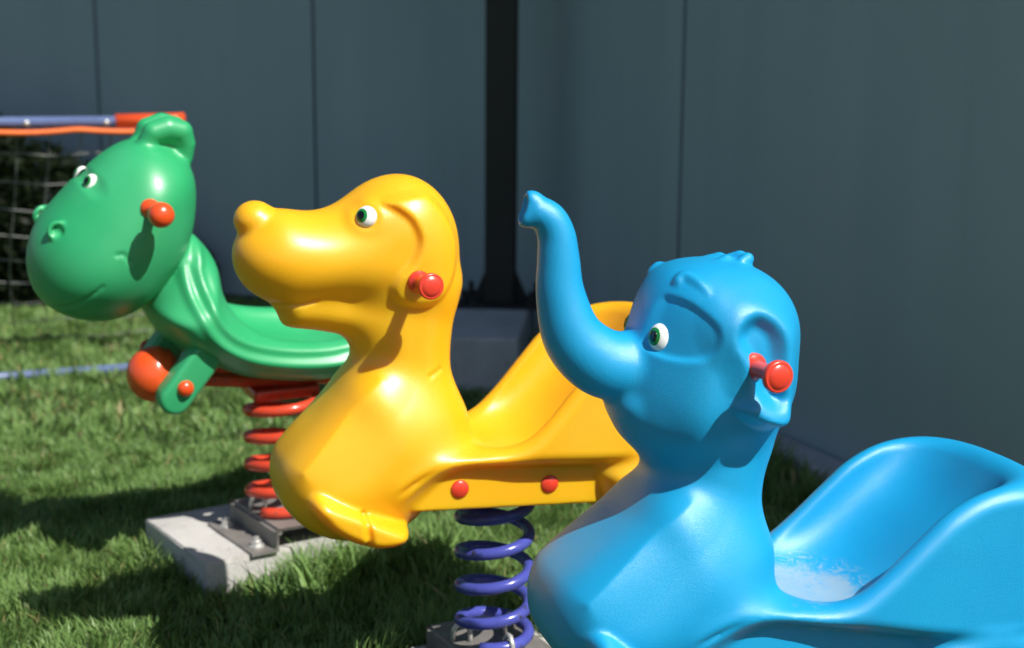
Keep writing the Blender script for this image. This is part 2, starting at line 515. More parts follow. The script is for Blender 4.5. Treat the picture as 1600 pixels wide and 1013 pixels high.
# traced outlines, metres, in each rider's own side plane (x towards the tail, z up)
S = {
'dog_head':[(-0.442, 0.89), (-0.468, 0.867), (-0.474, 0.842), (-0.47, 0.809), (-0.451, 0.778), (-0.424, 0.76), (-0.394, 0.745), (-0.346, 0.746), (-0.29, 0.746), (-0.233, 0.73), (-0.162, 0.709), (-0.103, 0.717), (-0.081, 0.763), (-0.075, 0.815), (-0.077, 0.861), (-0.087, 0.899), (-0.112, 0.938), (-0.147, 0.963), (-0.182, 0.97), (-0.218, 0.964), (-0.251, 0.949), (-0.279, 0.928), (-0.31, 0.912), (-0.343, 0.908), (-0.376, 0.913), (-0.409, 0.916)],
'dog_nose':[(-0.427, 0.9), (-0.434, 0.887)],
'dog_jaw':[(-0.391, 0.766), (-0.394, 0.718), (-0.379, 0.709), (-0.336, 0.702), (-0.291, 0.693), (-0.233, 0.69), (-0.209, 0.746), (-0.301, 0.785)],
'dog_neck':[(-0.279, 0.715), (-0.269, 0.663), (-0.267, 0.628), (-0.275, 0.6), (-0.293, 0.531), (-0.224, 0.455), (-0.103, 0.444), (-0.064, 0.525), (-0.081, 0.574), (-0.092, 0.628), (-0.09, 0.681), (-0.081, 0.739), (-0.076, 0.797), (-0.162, 0.847), (-0.255, 0.805)],
'dog_chest':[(-0.268, 0.611), (-0.292, 0.58), (-0.333, 0.541), (-0.38, 0.496), (-0.408, 0.456), (-0.412, 0.431), (-0.406, 0.401), (-0.366, 0.355), (-0.308, 0.329), (-0.225, 0.337), (-0.171, 0.355), (-0.116, 0.426), (-0.085, 0.49), (-0.097, 0.563), (-0.163, 0.604), (-0.222, 0.62)],
'dog_paw':[(-0.384, 0.465), (-0.329, 0.439), (-0.262, 0.407), (-0.2, 0.375), (-0.192, 0.36), (-0.2, 0.338), (-0.234, 0.327), (-0.28, 0.332), (-0.342, 0.357), (-0.394, 0.397), (-0.417, 0.432), (-0.41, 0.456)],
'dog_ear':[(-0.227, 0.928), (-0.194, 0.938), (-0.154, 0.939), (-0.122, 0.906), (-0.102, 0.863), (-0.102, 0.817), (-0.119, 0.778), (-0.144, 0.755), (-0.178, 0.752), (-0.207, 0.761), (-0.219, 0.78), (-0.21, 0.802), (-0.186, 0.827), (-0.173, 0.862), (-0.184, 0.895), (-0.205, 0.915)],
'dog_eye':[(-0.26, 0.905)],
'dog_handle':[(-0.178, 0.795)],
'dog_caps':[(-0.107, 0.425), (0.062, 0.418)],
'dog_mouth':[(-0.407, 0.757), (-0.371, 0.757), (-0.345, 0.763), (-0.323, 0.767)],
'dog_toe':[(-0.285, 0.402), (-0.282, 0.377), (-0.279, 0.35)],
'dog_crease':[(-0.151, 0.622), (-0.128, 0.632)],
'ele_je':[(-0.045, 0.467)],
'dog_jct':[(-0.073, 0.556)],
'ele_head':[(-0.334, 0.841), (-0.327, 0.887), (-0.312, 0.923), (-0.291, 0.945), (-0.239, 0.96), (-0.189, 0.962), (-0.144, 0.949), (-0.114, 0.927), (-0.091, 0.888), (-0.076, 0.841), (-0.07, 0.788), (-0.083, 0.743), (-0.119, 0.697), (-0.178, 0.669), (-0.249, 0.664), (-0.308, 0.684), (-0.336, 0.72), (-0.346, 0.752), (-0.343, 0.795)],
'ele_neck':[(-0.336, 0.715), (-0.316, 0.692), (-0.29, 0.67), (-0.276, 0.646), (-0.273, 0.619), (-0.274, 0.59), (-0.257, 0.532), (-0.176, 0.486), (-0.092, 0.49), (-0.062, 0.541), (-0.081, 0.585), (-0.091, 0.639), (-0.089, 0.676), (-0.083, 0.714), (-0.104, 0.785), (-0.213, 0.815), (-0.309, 0.787)],
'ele_trunk':[(-0.498, 0.997), (-0.479, 0.987), (-0.465, 0.966), (-0.457, 0.934), (-0.446, 0.884), (-0.418, 0.827), (-0.372, 0.796), (-0.325, 0.792)],
'ele_trunkface':[(-0.507, 0.995)],
'ele_ear':[(-0.251, 0.861), (-0.252, 0.886), (-0.238, 0.91), (-0.212, 0.92), (-0.184, 0.912), (-0.163, 0.889), (-0.152, 0.853), (-0.147, 0.814), (-0.139, 0.767), (-0.147, 0.751), (-0.164, 0.747), (-0.188, 0.753), (-0.205, 0.768), (-0.203, 0.784), (-0.212, 0.803), (-0.225, 0.824), (-0.24, 0.842)],
'ele_earcup':[(-0.232, 0.863), (-0.23, 0.88), (-0.213, 0.893), (-0.191, 0.886), (-0.176, 0.868), (-0.169, 0.84), (-0.174, 0.812), (-0.157, 0.788), (-0.168, 0.781), (-0.189, 0.791), (-0.205, 0.812), (-0.213, 0.837)],
'ele_socket':[(-0.342, 0.839), (-0.335, 0.86), (-0.322, 0.899), (-0.308, 0.904), (-0.289, 0.897), (-0.267, 0.877), (-0.264, 0.851), (-0.275, 0.832), (-0.3, 0.824), (-0.325, 0.825)],
'ele_brow':[(-0.307, 0.932), (-0.298, 0.936), (-0.286, 0.93), (-0.279, 0.92)],
'ele_lid':[(-0.323, 0.904), (-0.308, 0.908), (-0.287, 0.902), (-0.265, 0.879)],
'ele_eye':[(-0.317, 0.848)],
'ele_handle':[(-0.199, 0.829)],
'ele_tuft':[(-0.239, 0.956), (-0.215, 0.96), (-0.199, 0.96), (-0.183, 0.965)],
'ele_curl':[(-0.301, 0.938), (-0.315, 0.91)],
'ele_ridge':[(-0.248, 0.614), (-0.295, 0.575), (-0.348, 0.521), (-0.394, 0.469)],
'dog_ridge':[(-0.242, 0.624), (-0.287, 0.583), (-0.343, 0.52), (-0.381, 0.476)],
'ele_chin':[(-0.34, 0.741)],
'ele_headridge':[(-0.205, 0.781)],
'dino_head':[(-0.304, 1.003), (-0.335, 0.997), (-0.376, 0.974), (-0.41, 0.946), (-0.444, 0.917), (-0.478, 0.879), (-0.505, 0.85), (-0.526, 0.818), (-0.539, 0.783), (-0.544, 0.75), (-0.542, 0.717), (-0.533, 0.683), (-0.515, 0.658), (-0.49, 0.638), (-0.458, 0.623), (-0.418, 0.614), (-0.385, 0.613), (-0.344, 0.624), (-0.309, 0.642), (-0.28, 0.671), (-0.251, 0.704), (-0.224, 0.744), (-0.207, 0.785), (-0.198, 0.819), (-0.194, 0.86), (-0.193, 0.895), (-0.197, 0.929), (-0.206, 0.953), (-0.227, 0.974), (-0.254, 0.988), (-0.281, 0.998)],
'dino_ear':[(-0.299, 0.997), (-0.285, 1.019), (-0.255, 1.027), (-0.226, 1.02), (-0.216, 0.995), (-0.217, 0.965)],
'dino_earback':[(-0.29, 0.987), (-0.275, 1.01), (-0.234, 1.013), (-0.218, 0.986), (-0.222, 0.959), (-0.256, 0.966)],
'dino_neck':[(-0.3, 0.673), (-0.281, 0.629), (-0.245, 0.566), (-0.214, 0.535), (-0.172, 0.513), (-0.098, 0.52), (-0.125, 0.588), (-0.142, 0.654), (-0.147, 0.711), (-0.16, 0.75), (-0.181, 0.78), (-0.205, 0.795), (-0.233, 0.786), (-0.277, 0.733)],
'dino_body':[(-0.296, 0.639), (-0.271, 0.586), (-0.238, 0.552), (-0.176, 0.509), (-0.12, 0.478), (-0.054, 0.46), (0.043, 0.446), (0.128, 0.449), (0.24, 0.468), (0.347, 0.526), (0.406, 0.627), (0.414, 0.702), (0.381, 0.741), (0.331, 0.729), (0.282, 0.666), (0.201, 0.576), (0.13, 0.546), (0.008, 0.553), (-0.088, 0.58), (-0.144, 0.627), (-0.17, 0.691), (-0.205, 0.7), (-0.254, 0.676)],
'dino_fold':[(-0.241, 0.806), (-0.252, 0.768), (-0.251, 0.707), (-0.234, 0.642), (-0.198, 0.584), (-0.143, 0.544), (-0.064, 0.518), (0.032, 0.504), (0.116, 0.505), (0.226, 0.527)],
'dino_inner':[(-0.188, 0.73), (-0.182, 0.675), (-0.162, 0.612), (-0.113, 0.573), (-0.004, 0.545), (0.117, 0.534), (0.227, 0.572)],
'dino_eye':[(-0.422, 0.922)],
'dino_handle':[(-0.332, 0.875)],
'dino_nostril':[(-0.517, 0.83)],
'dino_mouth':[(-0.503, 0.665), (-0.473, 0.685), (-0.427, 0.73), (-0.39, 0.769)],
'dino_smile':[(-0.399, 0.795), (-0.386, 0.796), (-0.374, 0.78)],
'dino_arm':[(-0.21, 0.532), (-0.232, 0.506), (-0.277, 0.452)],
'dino_armcap':[(-0.25, 0.484)],
'dino_ball':[(-0.289, 0.491), (-0.222, 0.486)],
'dino_rail':[(-0.188, 0.45), (0.163, 0.408)],
'dino_arm2':[(-0.195, 0.538), (-0.222, 0.518)],
}
def P3(name, y): return [(p[0], y, p[1]) for p in S[name]]

# ------------------------------------------------------------------ setting: ground, walls, added sunshade, column
gm = bpy.data.meshes.new('ground')
gm.from_pydata([(-60, -60, 0), (60, -60, 0), (60, 60, 0), (-60, 60, 0)], [], [(0, 1, 2, 3)])
tag(link_mesh('ground', gm, M['ground']), kind='structure')

CORNER = Vector((-0.105, 6.50, 0))
RDIR = Vector((0.372, -0.928, 0)).normalized()        # along the right wall, towards the viewer
LDIR = Vector((-0.961, 0.277, 0)).normalized()        # along the left wall, away to the left
WALL_H = 3.3

def panel_wall(name, origin, d, edges, z0, z1, flip, label, gap=0.006):
    ang = math.atan2(d.y, d.x)
    root = empty(name, origin, ang)
    tag(root, label, 'wall')
    s = -1 if flip else 1                              # side of +y that faces the playground
    L0, L1 = edges[0], edges[-1]
    bm = bmesh.new(); box(bm, L0, L1, -0.10 if s > 0 else 0.02, -0.02 if s > 0 else 0.10, z0, z1)
    obj('backing', bm, M['seam'], root)
    for a, b in zip(edges[:-1], edges[1:]):
        bm = bmesh.new()
        box(bm, a + gap, b - gap, -0.019 if s > 0 else 0.0, 0.0 if s > 0 else 0.019, z0 + 0.01, z1, 0.003, 2)
        obj('panel', bm, M['wall'], root)
    return root
panel_wall('panel_wall', CORNER, RDIR, [0.0, 1.80, 3.66, 4.20], 0.02, WALL_H, True, 'tall slate grey panelled wall on the right, behind the blue elephant', 0.013)
def along(origin, d, pxr):       # distance along a wall where X / Y equals a given ratio
    return (pxr * origin.y - origin.x) / (d.x - pxr * d.y)
panel_wall('panel_wall', CORNER, LDIR, [0.0, along(CORNER, LDIR, -0.1385), along(CORNER, LDIR, -0.2885), 3.9, 5.3, 6.7], 0.02, WALL_H, False, 'long slate grey panelled wall behind the goal and the green rider')

# kerb along the right wall
bm = bmesh.new(); box(bm, 0.55, 4.15, 0.021 - 0.14, 0.0 - 0.003, -0.05, 0.06, 0.012)
k = obj('kerb', bm, M['kerb']); k.location = CORNER; k.rotation_euler = (0, 0, math.atan2(RDIR.y, RDIR.x))
tag(k, kind='structure')

# canopy added out of frame above the corner to keep the walls shaded
bm = bmesh.new(); prism(bm, [(0.02, 0.012), (6.7, 0.012), (6.7, 0.90), (-0.695, 0.90)], 3.205, 3.29)
cr = empty('added_sunshade', CORNER, math.atan2(LDIR.y, LDIR.x))
tag(cr, 'added unseen grey roof over the foot of the left wall', 'sunshade')
obj('shade_deck', bm, M['sunshade'], cr)
bm = bmesh.new(); box(bm, -0.69, 6.7, 0.903, 0.95, 3.14, 3.34, 0.004); obj('shade_fascia', bm, M['black_steel'], cr)

# steel column on a concrete footing
CP = Vector((-0.047, 5.55, 0))
ft = bmesh.new(); box(ft, -0.42, 0.115, -0.62, 0.36, -0.1, 0.2, 0.012)
f = obj('concrete_footing', ft, M['kerb']); f.location = CP; f.rotation_euler = (0, 0, R_(-4))
tag(f, 'raised grey concrete footing under the black steel column', 'footing')
cl = empty('steel_column', CP + Vector((0, 0.12, 0.2)), R_(-6))
tag(cl, 'black steel column bolted to a footing in the wall corner', 'column')
bm = bmesh.new()
box(bm, -0.058, 0.058, -0.058, -0.048, 0.012, 2.98); box(bm, -0.058, 0.058, 0.048, 0.058, 0.012, 2.98); box(bm, -0.047, 0.047, -0.047, 0.047, 0.012, 2.98)
obj('shaft', bm, M['black_steel'], cl)
bm = bmesh.new(); box(bm, -0.17, 0.17, -0.15, 0.15, 0.0, 0.011, 0.002); obj('base_plate', bm, M['black_steel'], cl)
gus = bmesh.new()
for (x0, x1) in ((0.059, 0.115),):
    a = [gus.verts.new(c) for c in ((x0, -0.006, 0.012), (x1, -0.006, 0.012), (x0, -0.006, 0.14))]
    b = [gus.verts.new(c) for c in ((x0, 0.006, 0.012), (x1, 0.006, 0.012), (x0, 0.006, 0.14))]
    gus.faces.new(a); gus.faces.new(b[::-1])
    for i in range(3): gus.faces.new((a[i], b[i], b[(i + 1) % 3], a[(i + 1) % 3]))
bmesh.ops.recalc_face_normals(gus, faces=gus.faces)
g1 = obj('gusset', gus, M['black_steel'], cl)
g2 = copy_of(g1, cl); g2.rotation_euler = (0, 0, math.pi)
bm = bmesh.new()
lathe(bm, [(0.0, 0.0), (0.020, 0.0), (0.020, 0.022), (0.011, 0.024), (0.011, 0.058), (0, 0.06)], 6)
ab = obj('anchor_bolt', bm, M['black_steel'], cl); ab.location = (-0.135, -0.115, 0.0115)
for x, y in ((0.135, -0.115), (-0.135, 0.115), (0.135, 0.115)): copy_of(ab, cl, (x, y, 0.0115))

# ------------------------------------------------------------------ goal with net
GC = Vector((-1.2427, 5.3177, 0)); GA = R_(22.6)
goal = empty('football_goal', GC, GA)
tag(goal, 'small goal with slate blue tube, orange corner sleeve and grey net', 'goal')
GW, GH, GB = 1.75, 0.938, 0.70
def tube(name, pts, r, mat, n=12):
    bm = bmesh.new(); sweep(bm, pts, r, n); return obj(name, bm, mat, goal, True)
tube('crossbar', [(0.0 - GW, 0, GH), (-0.20, 0, GH)], 0.0180, M['blue_tube'])
bm = bmesh.new()
sweep(bm, [(-0.225, 0, GH), (-0.02, 0, GH + 0.002), (0.022, 0, GH + 0.004)], 0.0250, 14)
obj('corner_sleeve', bm, M['orange_plastic'], goal, True)
tube('post_sleeve', [(0.012, 0, GH - 0.012), (0.014, 0, 0.70)], 0.0235, M['orange_plastic'], 14)
tube('post', [(0.014, 0, 0.70), (0.014, 0, 0.03)], 0.0145, M['blue_tube'])
tube('post', [(-GW, 0, GH), (-GW, 0, 0.03)], 0.0145, M['blue_tube'])
tube('ground_bar', [(-GW, 0, 0.018), (0.014, 0, 0.018)], 0.016, M['blue_tube'])
tube('side_bar', [(0.014, 0, 0.018), (0.014, GB, 0.018)], 0.014, M['blue_tube'])
tube('side_bar', [(-GW, 0, 0.018), (-GW, GB, 0.018)], 0.014, M['blue_tube'])
# orange cord lacing under the crossbar
cp = []
for i in range(61):
    x = -GW + (GW - 0.1) * i / 60
    ph = ((-x) % 0.36) / 0.36
    cp.append((x, -0.016, GH - 0.029 - 0.010 * math.sin(math.pi * ph)))
tube('lacing_cord', cp, 0.0105, M['orange_cord'], 8)
bm = bmesh.new()
lathe(bm, [(0, 0), (0.010, 0.0), (0.011, 0.006), (0.007, 0.011), (0, 0.012)], 12, Matrix.Rotation(R_(90), 4, 'X'))
clip = obj('clip', bm, M['zinc'], goal, True); clip.location = (-0.535, -0.0185, GH - 0.004)
copy_of(clip, goal, (-0.26, -0.0185, GH - 0.004)); copy_of(clip, goal, (-0.895, -0.0185, GH - 0.004))
# net: back slope and the side triangle, knotted cords
bm = bmesh.new()
cell = 0.125
nu, nv = int(GW / cell) + 1, 9
def netp(u, v):
    x = -GW + GW * u; sag = 0.045 * math.sin(math.pi * v) * (1 + 0.3 * math.sin(9 * u))
    return Vector((x + 0.015 * math.sin(6 * v + 11 * u), 0.02 + (GB - 0.02) * v ** 1.05 - sag, (GH - 0.03) * (1 - v) + 0.02 - sag * 0.6 + 0.006 * math.sin(31 * u + 3 * v)))
for i in range(nu + 1): sweep(bm, [netp(i / nu, j / (nv * 2)) for j in range(nv * 2 + 1)], 0.0027, 5)
for j in range(1, nv + 1): sweep(bm, [netp(i / (nu * 2), j / nv) for i in range(nu * 2 + 1)], 0.0027, 5)
for sx in (0.0, -GW):
    for j in range(1, 7):
        yv = GB * j / 7; top = GH * (1 - j / 7)
        sweep(bm, [(sx + 0.01, yv, top), (sx + 0.012, yv, 0.03)], 0.0024, 5)
        sweep(bm, [(sx + 0.01, 0.0, GH * j / 7), (sx + 0.012, GB * (1 - j / 7), GH * j / 7)], 0.0024, 5)
obj('net', bm, M['net'], goal, True)

# ------------------------------------------------------------------ shared small parts of the riders
def handle_mesh(kind):
    bm = bmesh.new()
    if kind == 'mushroom':
        lathe(bm, [(0, -0.012), (0.0195, -0.012), (0.0195, 0.003), (0.0175, 0.006), (0.0125, 0.0085), (0.0112, 0.016), (0.0110, 0.040), (0.0118, 0.047), (0.0135, 0.052), (0.0205, 0.0545),
                   (0.0222, 0.0575), (0.0224, 0.0625), (0.0212, 0.0655), (0.0190, 0.0662), (0.0178, 0.0652), (0.0165, 0.0668), (0.010, 0.0690), (0.0, 0.0697)], 36)
    else:
        lathe(bm, [(0, -0.03), (0.0200, -0.03), (0.0205, -0.004), (0.019, 0.003), (0.0125, 0.007), (0.0105, 0.018), (0.0105, 0.040), (0.013, 0.044), (0.0215, 0.050), (0.0255, 0.058), (0.0262, 0.067),
                   (0.0240, 0.077), (0.0185, 0.085), (0.010, 0.0895), (0, 0.091)], 36)
    me = bpy.data.meshes.new('handle'); bm.to_mesh(me); bm.free()
    me.polygons.foreach_set('use_smooth', np.ones(len(me.polygons), bool))
    return me

def put_handles(parent, me, mat, x, z, ysurf, tilt=(0, 0)):
    me.materials.append(mat) if not me.materials else None
    for s in (-1, 1):
        o = bpy.data.objects.new('handle', me); col.objects.link(o); o.parent = parent
        d = Vector((tilt[0], s * 1.0, tilt[1])).normalized()
        o.rotation_mode = 'QUATERNION'; o.rotation_quaternion = d.to_track_quat('Z', 'Y')
        o.location = (x, s * abs(ysurf), z)

def dome(a, b, h, cx=0, cy=0, ra=None, rb=None, lift=0.0, n=28, m=7, skirt=0.006):
    """part of an elliptic dome (semi-axes a, b, height h) around (cx, cy)"""
    ra = ra or a; rb = rb or b
    bm = bmesh.new()
    def zz(x, y): return h * max(0.0, 1 - (x / a) ** 2 - (y / b) ** 2) ** 0.6 + lift
    rings = [[bm.verts.new((cx, cy, zz(cx, cy)))]]
    for j in range(1, m + 1):
        t = math.sin(j / m * math.pi / 2)
        rings.append([bm.verts.new((cx + ra * t * math.cos(2 * math.pi * i / n), cy + rb * t * math.sin(2 * math.pi * i / n),
                                    zz(cx + ra * t * math.cos(2 * math.pi * i / n), cy + rb * t * math.sin(2 * math.pi * i / n)))) for i in range(n)])
    rings.append([bm.verts.new((v.co.x, v.co.y, v.co.z - skirt)) for v in rings[-1]])
    for A, B in zip(rings, rings[1:]):
        for i in range(n):
            j = (i + 1) % n
            if len(A) == 1: bm.faces.new((A[0], B[i], B[j]))
            else: bm.faces.new((A[i], B[i], B[j], A[j]))
    bmesh.ops.recalc_face_normals(bm, faces=bm.faces)
    return bm

def put_eyes(parent, fld, x, z, a, b, h, look, tw=0.0, sink=0.002, bias=(0, 0, 0)):
    """white button eye with iris and pupil, mirrored on both cheeks"""
    p, n = fld.surf(x, z)
    zax = (n + Vector(bias)).normalized()
    xax = (Vector((1, 0, 0)) - zax * zax.x).normalized()
    yax = zax.cross(xax)
    for s in (1, -1):
        q = Vector((p.x, p.y * s, p.z)); nz = Vector((zax.x, zax.y * s, zax.z))
        nx_ = Vector((xax.x, xax.y * s, xax.z)); nyy = nz.cross(nx_)
        mt = Matrix(((nx_.x, nyy.x, nz.x, 0), (nx_.y, nyy.y, nz.y, 0), (nx_.z, nyy.z, nz.z, 0), (0, 0, 0, 1)))
        up = 1 if nyy.z > 0 else -1
        mt = mt @ Matrix.Rotation(tw * up, 4, 'Z')
        e = obj('eye', dome(a, b, h), M['white_eye'], parent, True)
        e.matrix_local = Matrix.Translation(q - nz * sink) @ mt
        lx, ly = look
        i = obj('iris', dome(a, b, h, lx * a, ly * b * up, a * 0.60, b * 0.64, 0.0007, skirt=0.002), M['iris'], e, True)
        k = obj('pupil', dome(a, b, h, lx * a * 1.12, ly * b * up, a * 0.36, b * 0.40, 0.0013, skirt=0.002), M['pupil'], e, True)

def spring(parent, mat, z0, z1, rad, wire, turns, lean=(0, 0), phase=0.0, squeeze=0.75):
    pts = []
    n = int(turns * 26)
    for i in range(n + 1):
        t = i / n
        a = phase + 2 * math.pi * turns * t
        # closed end coils, open in the middle
        e = min(t, 1 - t) * turns
        zt = t if squeeze is None else None
        pts.append([a, e])
    w = [0.0]
    for i in range(n):
        e = pts[i][1]
        w.append(w[-1] + (0.30 + 0.70 * min(1.0, e / 0.8)))
    P = []
    for i, (a, e) in enumerate(pts):
        z = z0 + (z1 - z0) * w[i] / w[-1]
        u = (z - z0) / (z1 - z0)
        P.append((rad * math.cos(a) + lean[0] * u * u, rad * math.sin(a) + lean[1] * u * u, z))
    bm = bmesh.new(); sweep(bm, P, wire, 12)
    return obj('spring', bm, mat, parent, True)

def bracket(parent, z, rz, mat, top=0.046):
    """folded steel hat channel with bolted flanges"""
    hw, L, t, fl = 0.075, 0.13, 0.007, 0.065
    prof = [(-hw - fl, 0), (-hw, 0), (-hw, top), (hw, top), (hw, 0), (hw + fl, 0), (hw + fl, t), (hw + t, t), (hw + t, top + t), (-hw - t, top + t), (-hw - t, t), (-hw - fl, t)]
    bm = bmesh.new()
    a = [bm.verts.new((x, -L, h)) for x, h in prof]; b = [bm.verts.new((x, L, h)) for x, h in prof]
    k = len(prof)
    for i in range(k): bm.faces.new((a[i], a[(i + 1) % k], b[(i + 1) % k], b[i]))
    for quad in ((0, 1, 10, 11), (1, 2, 9, 10), (2, 3, 8, 9), (3, 4, 7, 8), (4, 5, 6, 7)):
        bm.faces.new([a[q] for q in quad]); bm.faces.new([b[q] for q in quad])
    bmesh.ops.recalc_face_normals(bm, faces=bm.faces)
    es = [e for e in bm.edges if abs(e.verts[0].co.z - e.verts[1].co.z) < 1e-5 and abs(e.verts[0].co.x - e.verts[1].co.x) < 1e-5 and e.verts[0].co.z > top]
    bmesh.ops.bevel(bm, geom=es, offset=0.008, segments=3, affect='EDGES')
    o = obj('mounting_bracket', bm, mat, parent); o.location = (0, 0, z); o.rotation_euler = (0, 0, rz)
    bb = bmesh.new()
    lathe(bb, [(0.019, 0), (0.019, 0.003), (0.0125, 0.0031), (0.0125, 0.013), (0.007, 0.014), (0.007, 0.022), (0, 0.023)], 6)
    b0 = obj('bolt', bb, M['zinc'], o); b0.location = (-hw - 0.035, -0.085, t)
    for x, y in ((-hw - 0.035, 0.085), (hw + 0.035, -0.085), (hw + 0.035, 0.085)): copy_of(b0, o, (x, y, t))
    # hooked clips that hold the lowest coil
    for a in (0.6, 2.6, 4.7):
        pts = [(0.062 * math.cos(a) * q, 0.062 * math.sin(a) * q, top + t + hh) for q, hh in ((0.72, -0.004), (0.74, 0.022), (0.9, 0.036), (1.1, 0.036), (1.24, 0.022), (1.26, -0.004))]
        bm = bmesh.new(); sweep(bm, pts, 0.005, 8); obj('clip', bm, M['zinc'], o, True)
    return o

def pad(name, loc, rz, sx, sy, h, label):
    bm = bmesh.new(); box(bm, -sx, sx, -sy, sy, -0.08, h, 0.006, 2)
    bmesh.ops.subdivide_edges(bm, edges=bm.edges[:], cuts=3, use_grid_fill=True)
    for v in bm.verts:
        v.co += Vector((random.uniform(-1, 1), random.uniform(-1, 1), random.uniform(-1, 1))) * 0.0016
    o = obj(name, bm, M['concrete']); o.location = loc; o.rotation_euler = (0, 0, rz)
    tag(o, label, 'slab', 'concrete slabs under the spring riders')
    return o

VOX = 0.0034
# ------------------------------------------------------------------ the moulded hull shared by the dog and the elephant
SEAT_OUT = [(-0.22, 0.43), (-0.17, 0.490), (-0.12, 0.503), (-0.07, 0.505), (-0.015, 0.512), (0.03, 0.55), (0.085, 0.612), (0.13, 0.660), (0.19, 0.697), (0.26, 0.712), (0.33, 0.702), (0.39, 0.665),
            (0.415, 0.60), (0.395, 0.52), (0.34, 0.462), (0.27, 0.436), (0.16, 0.436), (0.0, 0.447), (-0.13, 0.452)]
SEAT_IN = [(-0.085, 0.95), (-0.075, 0.60), (-0.082, 0.525), (-0.06, 0.488), (-0.02, 0.473), (0.03, 0.470), (0.08, 0.482), (0.13, 0.515), (0.19, 0.575), (0.25, 0.640), (0.30, 0.720), (0.33, 0.80), (0.34, 0.95)]
PANEL = [(-0.20, 0.388), (0.235, 0.366), (0.245, 0.45), (0.1, 0.47), (-0.2, 0.47)]
FOOT = [(0.140, 0.445), (0.150, 0.39), (0.168, 0.350), (0.205, 0.333), (0.275, 0.36), (0.32, 0.39), (0.35, 0.44), (0.33, 0.50), (0.22, 0.50)]

PAW = [(-0.362, 0.452), (-0.325, 0.437), (-0.262, 0.407), (-0.2, 0.375), (-0.192, 0.36), (-0.2, 0.338), (-0.234, 0.327), (-0.28, 0.332), (-0.335, 0.360), (-0.372, 0.395), (-0.385, 0.430)]
def hull(F):
    F.f[:] = F.part(SEAT_OUT, 0.163, 0.045, 2.4)
    F.add(F.part(FOOT, 0.168, 0.06, 2.2), 0.02)
    F.add(F.part(S['dog_chest'], 0.150, 0.25, 3.2, soft=4), 0.045)
    rd = line_dist(F.X, F.Z, spline(S['dog_ridge'], closed=False))
    F.disp(-0.016 * np.maximum(0, 1 - rd / 0.062) ** 1.6)
    # cut the bucket
    c = F.part(SEAT_IN, 0.128, 0.07, 2.6)
    F.cut(c, 0.030)
    F.add(F.part(PANEL, 0.120, 0.012, 6, closed_spline=False), 0.006)
    F.add(F.part(PAW, 0.166, 0.030, 2.2), 0.008)

# dog ---------------------------------------------------------------
F = Field(-0.52, 0.45, 0.20, 0.27, 1.00, VOX)
hull(F)
F.add(F.part(S['dog_neck'], 0.088, 0.088, 2.1, soft=4), 0.055)
F.add(F.part(S['dog_jaw'], 0.060, 0.05, 2.1), 0.03)
hx = sst((F.X + 0.47) / 0.30)
Thead = 0.094 + 0.010 * hx - 0.012 * np.exp(-((F.X + 0.285) / 0.05) ** 2 - ((F.Z - 0.93) / 0.06) ** 2)
H = Field.part(F, S['dog_head'], Thead, 0.098, 2.05, soft=5)
F.add(H, 0.026)
F.add(F.ball((-0.433, 0.0, 0.896), (0.036, 0.040, 0.033)), 0.012)
F.emboss(S['dog_ear'], 0.011, 0.016)
F.groove(S['dog_mouth'][:3], 0.003, 0.008)
F.groove(S['dog_toe'], 0.006, 0.010)
F.groove(S['dog_crease'], 0.003, 0.006)
e = S['dog_eye'][0]
F.add(F.ball((e[0] + 0.010, -0.060, e[1] - 0.004), (0.026, 0.024, 0.022)), 0.03)
F.disp(0.006 * sst(1.35 - np.hypot(F.X - e[0], F.Z - e[1]) / 0.020))
dog = empty('spring_rider', (-0.03, 2.55, 0), R_(20))
tag(dog, 'yellow dog-shaped spring rider on a violet coil, between the other two', 'spring rider', 'spring riders on the lawn')
link_mesh('body', F.mesh('dog_body'), M['yellow'], dog)
put_eyes(dog, F, e[0], e[1], 0.0185, 0.0190, 0.012, (-0.22, 0.02), sink=0.001, bias=(-0.25, 0, 0.15))
hd = S['dog_handle'][0]; hp, hn = F.surf(*hd)
hm = handle_mesh('mushroom')
put_handles(dog, hm, M['red_plastic'], hd[0], hd[1], hp.y, (0.05, 0.02))
bm = bmesh.new(); lathe(bm, [(0.0165, -0.004), (0.0165, 0.002), (0.014, 0.0045), (0, 0.0065)], 24)
me = bpy.data.meshes.new('bolt_cap'); bm.to_mesh(me); bm.free(); me.polygons.foreach_set('use_smooth', np.ones(len(me.polygons), bool)); me.materials.append(M['red_plastic'])
CAP = me
def caps(parent, pts, y, me=CAP):
    for x, z in pts:
        for s in (-1, 1):
            o = bpy.data.objects.new('bolt_cap', me); col.objects.link(o); o.parent = parent
            o.location = (x, s * y, z); o.rotation_euler = (R_(90) if s < 0 else R_(-90), 0, 0)
caps(dog, S['dog_caps'], 0.120)
spring(dog, M['violet_paint'], 0.090, 0.362, 0.0655, 0.0112, 4.6, (0, 0), phase=-2.3)
bracket(dog, 0.024, R_(8), M['steel'])
pad('concrete_slab', (-0.03, 2.55, 0), R_(26), 0.16, 0.16, 0.024, 'concrete slab below the violet spring of the yellow rider')

